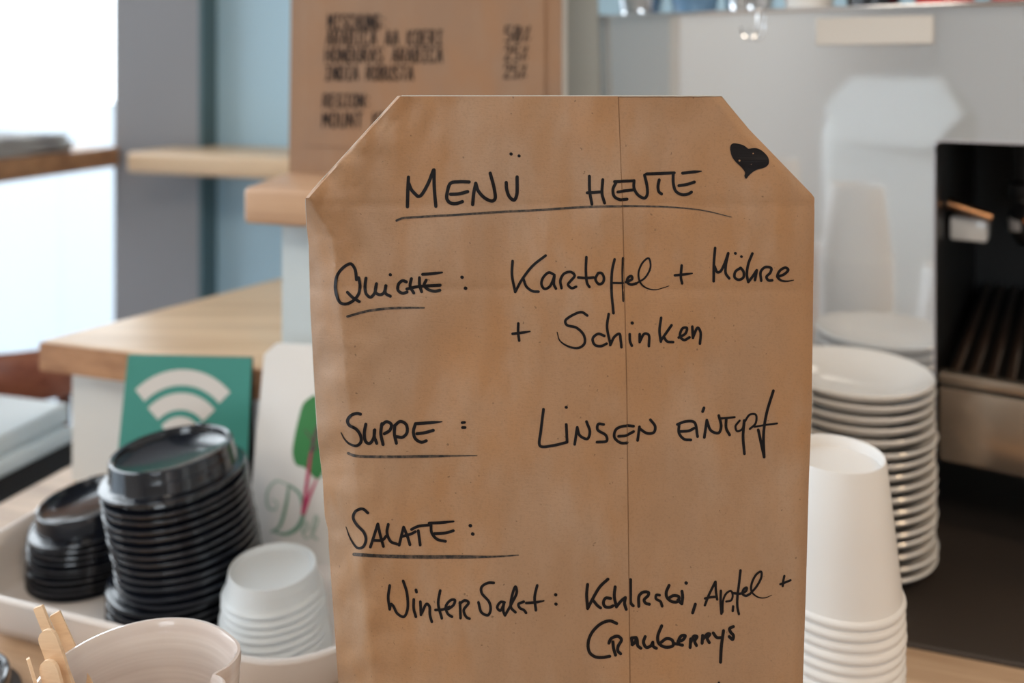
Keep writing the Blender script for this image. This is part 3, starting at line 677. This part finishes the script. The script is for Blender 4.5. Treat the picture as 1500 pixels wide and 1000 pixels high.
# feet
for (sx, yy) in ((0.345+0.095, 0.115), (0.06, 0.10), (0.345+0.095, 0.50), (0.06, 0.36)):
    bm = lathe([(0, 0.0), (0.017, 0.0), (0.018, 0.004), (0.0155, 0.008), (0.0155, 0.083), (0, 0.083)], 24)
    obj('foot', bm, M['steel'], mc, True, (sx, yy, 0.0035))
# top ledge (lip), cream plate, hook
bm = bmesh.new(); bx(bm, 0.004, LM, -0.008, 0.42, mz(ZT)-0.0025, mz(ZT)+0.0015, None, 0.0015, 2); obj('cup_ledge', bm, M['chrome'], mc, True)
bm = tube([(0.006, -0.004, mz(ZT)+0.028), (0.2, -0.004, mz(ZT)+0.028), (LM, -0.004, mz(ZT)+0.028)], 0.0025, 8); obj('cup_rail', bm, M['chrome'], mc, True)
bm = bmesh.new(); bx(bm, 0.236, 0.338, -0.003, 0.0, mz(CH+0.0215), mz(CH+0.0475), None, 0.001, 1)
o = obj('pale_plate', bm, M['cream'], mc, True); o['label'] = 'small cream plate on the side panel'

# wire hook hanging on the ledge
hk = [(0.1815, -0.011, 0.06), (0.183, -0.011, 0.03), (0.183, -0.010, -0.004), (0.184, -0.011, -0.018), (0.181, -0.012, -0.0262), (0.175, -0.013, -0.0285), (0.1695, -0.013, -0.024), (0.1675, -0.013, -0.016)]
hk0 = Vector((0.18, -0.011, 0)); T = Matrix.Translation((MQ.x, MQ.y, ZT)) @ Matrix.Rotation(RM, 4, 'Z')
o = obj('wire_hook', tube([Vector(p)-hk0 for p in hk], 0.0010, 8), M['chrome'], None, True, T @ hk0, (0, 0, RM))
tag(o, 'bent wire hook hanging from the machine ledge', 'hook')

# cups and glasses on top of the machine: only their bases show
def mug(kind, m, s, yy, r, h, label):
    prof = [(0, 0), (r*0.82, 0), (r*0.86, 0.002), (r*0.86, 0.006), (r*0.95, h*0.3), (r, h), (r-0.003, h), (r*0.92, h*0.3), (r*0.8, 0.008), (0, 0.008)]
    p = T @ Vector((s, yy, 0.0016))
    o = obj(kind, lathe(prof, 28), m, None, True, p); return tag(o, label, 'cup', 'cups on the espresso machine')
mug('espresso_cup', M['chrome'], 0.038, 0.040, 0.028, 0.06, 'small steel cup at the left end of the machine ledge')
mug('espresso_cup', M['bluegl'], 0.100, 0.040, 0.027, 0.06, 'blue cup on the machine ledge left of the hook')
mug('espresso_cup', M['chrome'], 0.160, 0.040, 0.028, 0.06, 'steel cup on the machine ledge directly behind the hook')
mug('espresso_cup', M['china'], 0.220, 0.040, 0.027, 0.06, 'white cup on the machine ledge above the cream plate')
mug('espresso_cup', M['black_plastic'], 0.280, 0.040, 0.028, 0.06, 'black cup on the machine ledge right of the white one')
mug('espresso_cup', M['red'], 0.342, 0.040, 0.029, 0.06, 'red cup on the machine ledge beside the black one')
mug('espresso_cup', M['red'], 0.405, 0.040, 0.029, 0.06, 'red cup at the right end of the machine ledge')

# rubber mat
bm = bmesh.new(); bx(bm, -0.16, 1.3, 0.7175, 1.33, CT, CT+0.004, MU, 0.001, 1)
o = obj('rubber_mat', bm, M['rubber']); tag(o, 'dark rubber mat on the worktop under the coffee machine', 'mat')
MATZ = CT+0.0045

# ------------------------------------------------------------ saucers
def saucer_bm(R=0.0642):
    prof = [(0, 0.0035), (0.026, 0.003), (0.028, 0.0), (0.031, 0.0), (0.032, 0.004), (0.046, 0.010), (R-0.004, 0.0185), (R-0.0005, 0.0215), (R, 0.0228), (R-0.0012, 0.0238), (R-0.005, 0.0222), (0.045, 0.0135), (0.030, 0.0075), (0, 0.006)]
    return lathe(prof, 64)
NS = 17; proto = None; pitch = (CH-0.257-0.0238-MATZ)/(NS-1)
for i in range(NS):
    k = NS-1-i
    jx, jy = random.uniform(-.0012, .0012), random.uniform(-.0012, .0012)
    loc = Vector((0.2923 + jx + 0.0012*(i/NS), 0.76 + jy, MATZ + pitch*k))
    if proto is None:
        proto = o = obj('saucer', saucer_bm(), M['china'], None, True)
    else: o = proto.copy(); COL.objects.link(o)
    o.location = loc; o.rotation_euler = (random.uniform(-.006, .006), random.uniform(-.006, .006), 0)
    tag(o, 'white china saucer, %s of the tall stack by the coffee machine' % ordinal(i, NS), 'saucer', 'white saucers stacked beside the machine')

# ------------------------------------------------------------ paper cups, upside down
def cup_bm(rb=0.0285, rr=0.0385, h=0.0845):
    # z = 0 at the drinking rim (down), z = h at the base (up)
    prof = [(rr-0.0016, 0.0006), (rr+0.0006, 0.0), (rr+0.0012, 0.0016), (rr+0.0006, 0.0034), (rr-0.0008, 0.0042), (rb+(rr-rb)*0.5, h*0.5), (rb+0.0003, h-0.0012), (rb-0.0003, h),
            (rb-0.0014, h-0.0004), (rb-0.0022, h-0.0065), (0, h-0.0065), (0, h-0.0075), (rb-0.0016, h-0.0075), (rb+(rr-rb)*0.5-0.0012, h*0.5), (rr-0.0018, 0.0044)]
    return lathe(prof, 48, None, None, False)
cup_proto = None
def cup_stack(x, y, z0, top, pitch, where, group):
    global cup_proto
    n = max(2, int(round((top-0.0845-z0)/pitch))+1); p = (top-0.0845-z0)/(n-1)
    for i in range(n):
        k = n-1-i
        if cup_proto is None: cup_proto = o = obj('paper_cup', cup_bm(), M['cup_paper'], None, True)
        else: o = cup_proto.copy(); COL.objects.link(o)
        o.location = (x+random.uniform(-.0004, .0004), y+random.uniform(-.0004, .0004), z0+p*k)
        tag(o, 'white paper cup, %s of the %s' % (ordinal(i, n), where), 'cup', group)
cup_stack(0.1985, 0.5435, CT, CH-0.2354, 0.0063, 'upside-down stack right of the menu bag', 'upside-down paper cups right of the menu bag')
cup_stack(0.1905, 0.688, CT, CH-0.131, 0.0068, 'stack mirrored in the panel centre', 'tall cup stack mirrored in the machine panel')
cup_stack(0.140, 0.765, MATZ, CH-0.102, 0.0072, 'mirrored stack nearest the bag edge', 'far cup stack mirrored in the machine panel')

# ------------------------------------------------------------ serving tray with the lids
def rrect(u0, u1, v0, v1, r, n=8):
    pts = []
    for cx, cy, a0 in ((u1-r, v1-r, 0), (u0+r, v1-r, 90), (u0+r, v0+r, 180), (u1-r, v0+r, 270)):
        for i in range(n+1):
            a = math.radians(a0+90*i/n); pts.append((cx+r*math.cos(a), cy+r*math.sin(a)))
    return pts
TU0, TU1, TV0, TV1 = -0.632, -0.283, 0.488, 0.672
tc = ((TU0+TU1)/2, (TV0+TV1)/2)
bm = bmesh.new(); rings = []
def ring(ins, z, rr):
    P = rrect(TU0-tc[0]+ins, TU1-tc[0]-ins, TV0-tc[1]+ins, TV1-tc[1]-ins, max(0.012, rr-ins))
    rings.append([bm.verts.new((x, y, z)) for x, y in P])
for ins, z in ((0.045, 0.0), (0.030, 0.0), (0.022, 0.006), (0.012, 0.020), (0.003, 0.040), (0.0, 0.0475), (0.0008, 0.0495), (0.003, 0.0498), (0.0048, 0.0482), (0.007, 0.040), (0.0115, 0.022), (0.017, 0.0115), (0.024, 0.0082), (0.045, 0.008)): ring(ins, z, 0.062)
for A, B in zip(rings[:-1], rings[1:]):
    for i in range(len(A)): bm.faces.new((A[i], A[(i+1) % len(A)], B[(i+1) % len(A)], B[i]))
bm.faces.new(rings[0][::-1]); bm.faces.new(rings[-1])
bmesh.ops.recalc_face_normals(bm, faces=bm.faces)
o = obj('serving_tray', bm, M['dish'], None, True, UV(tc[0], tc[1], CT), (0, 0, RU))
tag(o, 'white glazed oblong dish holding the stacks of lids', 'dish')
TZ = CT+0.0085

def lid_bm(R, seg=56, e=1.0):
    s = R/0.054
    prof = [(R-0.0022, 0.0), (R, 0.0003), (R+0.0004, 0.0014*e), (R, 0.0027*e), (R-0.0020, 0.0034*e), (R-0.0045, 0.0030*e), (R-0.0064, 0.0036*e), (R*0.865, 0.0050*e), (R*0.85, 0.0180*s), (R*0.84, 0.0205*s), (R*0.81, 0.0212*s), (R*0.775, 0.0200*s),
            (R*0.755, 0.0160*s), (R*0.60, 0.0135*s), (R*0.3, 0.0118*s), (0, 0.0115*s)]
    bm = lathe(prof, seg)
    return bm
def lid_stack(x, y, z0, R, n, pitch, lean, m, label, cat, group, name, bmf, extras=None, tiltmax=0.0):
    proto = None
    for i in range(n):
        k = n-1-i; f = k/(n-1)
        dx, dy, tx, ty = lean(f)
        if proto is None:
            if extras:
                o = proto = bpy.data.objects.new(name, None); COL.objects.link(o); o.empty_display_size = 0.02
                obj('lid_body', bmf(), m, o, True); extras(o)
            else: o = proto = obj(name, bmf(), m, None, True)
        else: o = copy_tree(proto)
        o.location = (x+dx+random.uniform(-.0005, .0005), y+dy+random.uniform(-.0005, .0005), z0+pitch*k)
        if name == 'clear_lid': o.scale = (1-0.13*f, 1-0.13*f, 1)
        o.rotation_euler = (tx+random.uniform(-.01, .01), ty+random.uniform(-.01, .01), random.uniform(-.3, .3))
        tag(o, label % ordinal(i, n), cat, group)
def big_lean(f):
    # lower group stands straight; upper group shifted right and tilted
    if f < 0.30: return (0.002*f, 0, 0.0, -0.02)
    g = (f-0.30)/0.70
    return (0.009-0.014*g, 0.0, 0.02, -0.055-0.03*g)
def sip(R):
    def f(o):
        bm = bmesh.new(); s = R/0.054
        bx(bm, -0.007, 0.007, R*0.79, R*0.83, 0.0200*s, 0.0222*s, None, 0.0008, 1)
        obj('sip_spout', bm, M['black_plastic'], o, True)
    return f
lid_stack(-0.2560, 0.686, TZ, 0.0535, 19, 0.0060, big_lean, M['black_plastic'], 'black plastic cup lid, %s of the tall lid stack', 'lid', 'large black lids in the dish', 'cup_lid', lambda: lid_bm(0.0535), sip(0.0535))
lid_stack(-0.3560, 0.745, TZ, 0.0465, 10, 0.0049, lambda f: (0.000+0.002*f, 0, 0.02*f, -0.11*max(0, f-0.85)/0.15), M['black_plastic'], 'black cup lid, %s of the short stack at left', 'lid', 'small black lids in the dish', 'cup_lid', lambda: lid_bm(0.0465, 56, 0.8), sip(0.0465))
def wlid_bm(R=0.0405):
    prof = [(R-0.002, 0.0), (R, 0.0004), (R+0.0004, 0.0015), (R-0.0002, 0.0027), (R-0.0018, 0.0036), (R*0.93, 0.0050), (R*0.87, 0.0165), (R*0.86, 0.0180), (R*0.835, 0.0181), (R*0.82, 0.0172), (R*0.80, 0.0140), (0, 0.0135), (0, 0.0127), (R*0.81, 0.0130), (R*0.88, 0.0060), (R-0.004, 0.0030)]
    return lathe(prof, 56)
lid_stack(-0.1695, 0.637, TZ, 0.0410, 10, 0.0052, lambda f: (-0.002*f, 0, 0.01, 0.0), M['clear_plastic'], 'frosted translucent cup lid, %s of the pale lid stack', 'lid', 'frosted clear lids in the dish', 'clear_lid', wlid_bm)

# loose lid at the lower left corner
o = obj('cup_lid', lid_bm(0.045), M['black_plastic'], None, True, (-0.3795, 0.6030-0.009, CT+0.0)); tag(o, 'loose black cup lid on the worktop in front of the dish, lower left corner', 'lid')

# ------------------------------------------------------------ ceramic pot with stir sticks
JC = Vector((-0.1775, 0.4200, CT))
def notch(a, z):
    a = (a+PI) % (2*PI) - PI
    d = a-0.10; k = 0.30 + 0.70*min(1, max(0, (z-0.03)/0.11))
    return 1 - 0.25*k*math.exp(-abs(d)/0.15) + 0.035*k*math.exp(-((d-0.42)/0.2)**2)
prof = [(0, 0.0), (0.036, 0.0), (0.040, 0.003), (0.044, 0.03), (0.0455, 0.08), (0.0465, 0.125), (0.0475, 0.139), (0.0470, 0.1412), (0.0455, 0.1415), (0.0440, 0.139), (0.0430, 0.125), (0.0418, 0.08), (0.040, 0.03), (0.034, 0.008), (0, 0.007)]
o = obj('ceramic_pot', lathe(prof, 144, None, notch), M['jug'], None, True, JC)
tag(o, 'glazed white ceramic pot with a pinched rim holding stir sticks', 'pot')
def pg(px, py, Y): return Vector(((px-750)/1300.0*Y, Y, CH-(py-100)/1300.0*Y))
def stick(p_tip, p_bot, wd0, wd1, th, label, roll=0.0, round_=True):
    ax = (p_bot-p_tip); L = ax.length; ax.normalize()
    side = ax.cross(Vector((0, 1, 0))).normalized(); side = Matrix.Rotation(roll, 3, ax) @ side; nr = ax.cross(side).normalized()
    outl = []
    nn = 7
    for i in range(nn+1):
        a = PI*i/nn
        outl.append((wd0/2*(-math.cos(a)), wd0/2*(1-math.sin(a)) if round_ else (0.0008 if i in (0, nn) else 0.0)))
    pts = outl + [(wd0/2, L*0.10), (wd1/2, L*0.22), (wd1/2, L)] + [(-wd1/2, L), (-wd1/2, L*0.22), (-wd0/2, L*0.10)]
    bm = bmesh.new()
    f = [bm.verts.new(side*a + ax*b + nr*th/2) for a, b in pts]; g = [bm.verts.new(side*a + ax*b - nr*th/2) for a, b in pts]
    bm.faces.new(f); bm.faces.new(g[::-1]); n = len(pts)
    for i in range(n): bm.faces.new((f[i], g[i], g[(i+1) % n], f[(i+1) % n]))
    bmesh.ops.recalc_face_normals(bm, faces=bm.faces)
    o = obj('stir_stick', bm, M['birch'], None, False, p_tip); tag(o, label, 'stir stick', 'wooden stir sticks in the ceramic pot')
stick(pg(56, 888, 0.438), Vector((-0.168, 0.432, 0.912)), 0.0050, 0.0050, 0.0015, 'wooden stir stick reaching highest at the left of the pot', 0.1, False)
stick(pg(80, 898, 0.446), Vector((-0.160, 0.440, 0.912)), 0.0052, 0.0052, 0.0015, 'square ended wooden stir stick behind the broad rounded one', -0.3, False)
stick(pg(66, 922, 0.424), Vector((-0.164, 0.418, 0.912)), 0.0092, 0.0068, 0.0016, 'broad rounded wooden stir stick at the front of the bundle', 0.05)
stick(pg(68, 966, 0.418), Vector((-0.170, 0.405, 0.912)), 0.0100, 0.0072, 0.0016, 'pale rounded wooden stir stick lowest against the left rim', 0.2)
stick(pg(41, 964, 0.4150), Vector((-0.180, 0.410, 0.912)), 0.0026, 0.0026, 0.0014, 'thin splintered stir stick farthest left in the pot', 0.9, False)

# ------------------------------------------------------------ teal card with wireless symbol
WC = Vector((-0.2905, 0.80, CT)); CW, CHh = 0.1145, 0.1705
t = thing('table_sign', 'teal standing card with white wireless signal symbol and black back', 'sign', WC, math.radians(-4))
lean = 0.030
bm = bmesh.new()
def wedge(x0, x1, ya0, ya1, yb0, yb1, h):
    q = [(x0, ya0, 0), (x1, ya0, 0), (x1, ya1, 0), (x0, ya1, 0), (x0, yb0, h), (x1, yb0, h), (x1, yb1, h), (x0, yb1, h)]
    v = [bm.verts.new(p) for p in q]
    for f in ((0, 1, 2, 3), (4, 5, 6, 7), (0, 1, 5, 4), (1, 2, 6, 5), (2, 3, 7, 6), (3, 0, 4, 7)): bm.faces.new([v[i] for i in f])
    bmesh.ops.recalc_face_normals(bm, faces=bm.faces)
wedge(-CW/2+0.0003, CW/2-0.0003, -lean+0.0006, 0.012, 0.0008, 0.004, CHh-0.0005); obj('black_backing', bm, M['black_matt'], t)
bm = bmesh.new(); wedge(-CW/2, CW/2, -lean-0.0010, -lean+0.0005, -0.0010, 0.0006, CHh)
for v in bm.verts:
    if v.co.z < 0.01: v.co.x *= 1.06
obj('teal_face', bm, M['teal'], t)
def card(px, py):  # page position -> card face
    x = (px-281)/183.0*CW*1.0; z = CHh-(py-518)*0.00064
    return Vector((x, -0.0013 - lean*(1-z/CHh), z))
bm = bmesh.new(); c0 = (275, 632)
for r0, r1, h in ((76, 97, 45), (44, 66, 47), (13, 35, 50)):
    A, B = [], []
    for i in range(25):
        a = math.radians(90-h+2*h*i/24)
        A.append(bm.verts.new(card(c0[0]+r0*math.cos(a)*1.02, c0[1]-r0*math.sin(a)))); B.append(bm.verts.new(card(c0[0]+r1*math.cos(a)*1.02, c0[1]-r1*math.sin(a))))
    for i in range(24): bm.faces.new((A[i], A[i+1], B[i+1], B[i]))
dot = [bm.verts.new(card(c0[0]+11*math.cos(2*PI*i/16), c0[1]-2-11*math.sin(2*PI*i/16))) for i in range(16)]; bm.faces.new(dot)
for f in bm.faces:
    f.normal_update()
    if f.normal.y > 0: f.normal_flip()
o = obj('wireless_symbol', bm, M['wifi'], t); o['label'] = 'white arcs of a wireless symbol'

# ------------------------------------------------------------ white pouch with chard print
FC = Vector((-0.158, 0.775, CT))
t = thing('paper_pouch', 'white paper pouch with a printed chard leaf and green script', 'paper bag', FC, math.radians(-9))
FW, FH = 0.122, 0.187
def pouch_y(x, z):   # front face, slightly bulged and leaning back
    return -0.030*(1-z/FH)**1.0 - 0.008*math.sin(PI*min(1, max(0, (x/FW+0.5))))*math.sin(PI*min(1, max(0, z/FH*0.9+0.05)))
def pouch_hw(z): return FW/2*(1.10-0.10*min(1, z/FH))
bm = bmesh.new(); rowsF, rowsB = [], []
for j in range(21):
    z = FH*j/20; hw = pouch_hw(z)
    if z > FH-0.010: hw -= 0.010*(1-math.sqrt(max(0, 1-((z-(FH-0.010))/0.010)**2)))
    rowsF.append([bm.verts.new((-hw+2*hw*i/20, pouch_y((-hw+2*hw*i/20)*0.98, z), z)) for i in range(21)])
    rowsB.append([bm.verts.new((-hw+2*hw*i/20, 0.003+0.006*(1-z/FH), z)) for i in range(21)])
for R_, flip in ((rowsF, 0), (rowsB, 1)):
    for j in range(20):
        for i in range(20): bm.faces.new((R_[j][i], R_[j][i+1], R_[j+1][i+1], R_[j+1][i]))
for j in range(20):
    for i in (0, 20): bm.faces.new((rowsF[j][i], rowsF[j+1][i], rowsB[j+1][i], rowsB[j][i]))
for i in range(20):
    for j in (0, 20): bm.faces.new((rowsF[j][i], rowsF[j][i+1], rowsB[j][i+1], rowsB[j][i]))
bmesh.ops.recalc_face_normals(bm, faces=bm.faces)
obj('pouch_body', bm, mat('glossy_white_paper', (0.80, 0.79, 0.78), 0.3), t, True)
def pch(px, py, off=0.0007):
    Y = 0.765
    x = ((px-750)/1300.0*Y - FC.x); z = CH-(py-100)/1300.0*Y - CT
    return Vector((x, pouch_y(x, z)-off, z))
def printed(name, m, polys=(), strokes=(), off=0.0007):
    bm = bmesh.new()
    for P in polys:
        Q = spline(P+[P[0]], 3)[:-1]; cx = sum(p[0] for p in Q)/len(Q); cy = sum(p[1] for p in Q)/len(Q)
        c = bm.verts.new(pch(cx, cy, off)); R_ = [bm.verts.new(pch(x, y, off)) for x, y in Q]
        for i in range(len(R_)): bm.faces.new((c, R_[i], R_[(i+1) % len(R_)]))
    for w, P, tp in strokes: ink(bm, P, w, lambda a, b: pch(a, b, off), tp, 2)
    for f in bm.faces:
        f.normal_update()
        if f.normal.y > 0: f.normal_flip()
    return obj(name, bm, M[m], t)
printed('printed_leaf', 'leaf', [[(463,578),(448,590),(441,615),(437,640),(436,660),(443,674),(455,676),(466,684),(478,690),(488,670),(492,640),(490,610),(480,585)]])
printed('leaf_vein', 'leafd', [], [(5, [(478,600),(468,640),(463,672)], (.3, 1)), (2, [(468,640),(452,625)], (1, .3)), (2, [(466,655),(480,640)], (1, .3))], 0.0009)
printed('printed_stem', 'stem', [], [(5.5, [(465,655),(462,690),(460,715),(457,738)], (.5, 1)), (4.5, [(476,690),(466,715),(459,738)], (.5, 1))], 0.0010)
printed('script_letter', 'script', [], [(5, [(433,705),(430,730),(420,762),(408,770)], (.6, .5)), (6.5, [(432,702),(450,712),(458,735),(450,758),(430,770),(410,768)], (.4, .3))])
printed('script_flourish', 'script_pale', [], [(3.5, [(433,703),(412,700),(398,718),(402,738),(414,738),(415,728),(408,726)], (.6, .5))])
printed('script_letter', 'script_pale', [], [(3, [(459,765),(466,756),(462,750),(457,762),(463,772),(471,768)], (1, .5)), (3, [(472,768),(480,745),(477,740),(473,768),(480,772)], (1, 1))])

# ------------------------------------------------------------ far left: cabinet, magazines, chair
t = thing('side_cabinet', 'black side cabinet beyond the left end of the worktop', 'cabinet', UV(-1.02, 0.74, 0), RU)
bm = bmesh.new(); bx(bm, -0.16, 0.172, -0.20, 0.12, 0.02, 0.875, None, 0.003, 2); obj('body', bm, M['black_matt'], t, True)
bm = bmesh.new(); bx(bm, -0.15, 0.162, -0.19, 0.11, 0.0, 0.02); obj('plinth', bm, M['black_matt'], t)
def magazine(z, h, du, rz, label):
    bm = bmesh.new(); bx(bm, -0.13, 0.150, -0.17, 0.115, 0, h, None, 0.004, 3)
    o = obj('magazine_bundle', bm, M['magazine'], None, True, UV(-1.0+du, 0.745, z), (0, 0, RU+rz)); tag(o, label, 'magazines', 'white bundles on the black cabinet')
magazine(0.8755, 0.018, 0.002, 0.0, 'lower white bundle of magazines on the black cabinet')
magazine(0.8940, 0.024, -0.008, 0.04, 'upper white bundle of magazines on the black cabinet')
t = thing('wooden_chair', 'reddish brown wooden chair with curved backrest behind the black cabinet', 'chair', (-0.79, 1.30, 0), 0)
pts = [(-0.19, 0.03), (-0.12, -0.06), (0.0, -0.095), (0.11, -0.085), (0.165, -0.045), (0.18, 0.02)]
P = spline(pts, 0.02); bm = bmesh.new(); rr = []
for i, (x, y) in enumerate(P):
    a = P[max(0, i-1)]; b = P[min(len(P)-1, i+1)]; d = Vector((b[0]-a[0], b[1]-a[1])).normalized(); nx, ny = -d.y, d.x
    ring_ = []
    for k in range(12):
        th = 2*PI*k/12; o1 = 0.014*math.copysign(abs(math.cos(th))**0.7, math.cos(th)); o2 = 0.036*math.copysign(abs(math.sin(th))**0.7, math.sin(th))
        ring_.append(bm.verts.new((x+nx*o1, y+ny*o1, 0.905+o2)))
    rr.append(ring_)
for A, B in zip(rr[:-1], rr[1:]):
    for k in range(12): bm.faces.new((A[k], A[(k+1) % 12], B[(k+1) % 12], B[k]))
bm.faces.new(rr[0][::-1]); bm.faces.new(rr[-1]); bmesh.ops.recalc_face_normals(bm, faces=bm.faces)
obj('backrest', bm, M['chair_wood'], t, True)
for (x, y, x2, y2, z2) in ((0.155, -0.045, 0.17, -0.06, 0.88), (-0.15, -0.03, -0.17, -0.05, 0.88)):
    obj('leg', tube([(x2, y2, 0), (x, y, 0.45), (x+0.002, y, z2)], [0.011, 0.014, 0.010], 12), M['chair_wood'], t, True)
for x in (0.15, -0.15): obj('leg', tube([(x*1.1, 0.27, 0), (x, 0.25, 0.60)], [0.011, 0.014], 12), M['chair_wood'], t, True)
obj('seat', prism(rrect(-0.18, 0.18, -0.08, 0.28, 0.05), 0.60, 0.63, 0.004), M['chair_wood'], t, True)
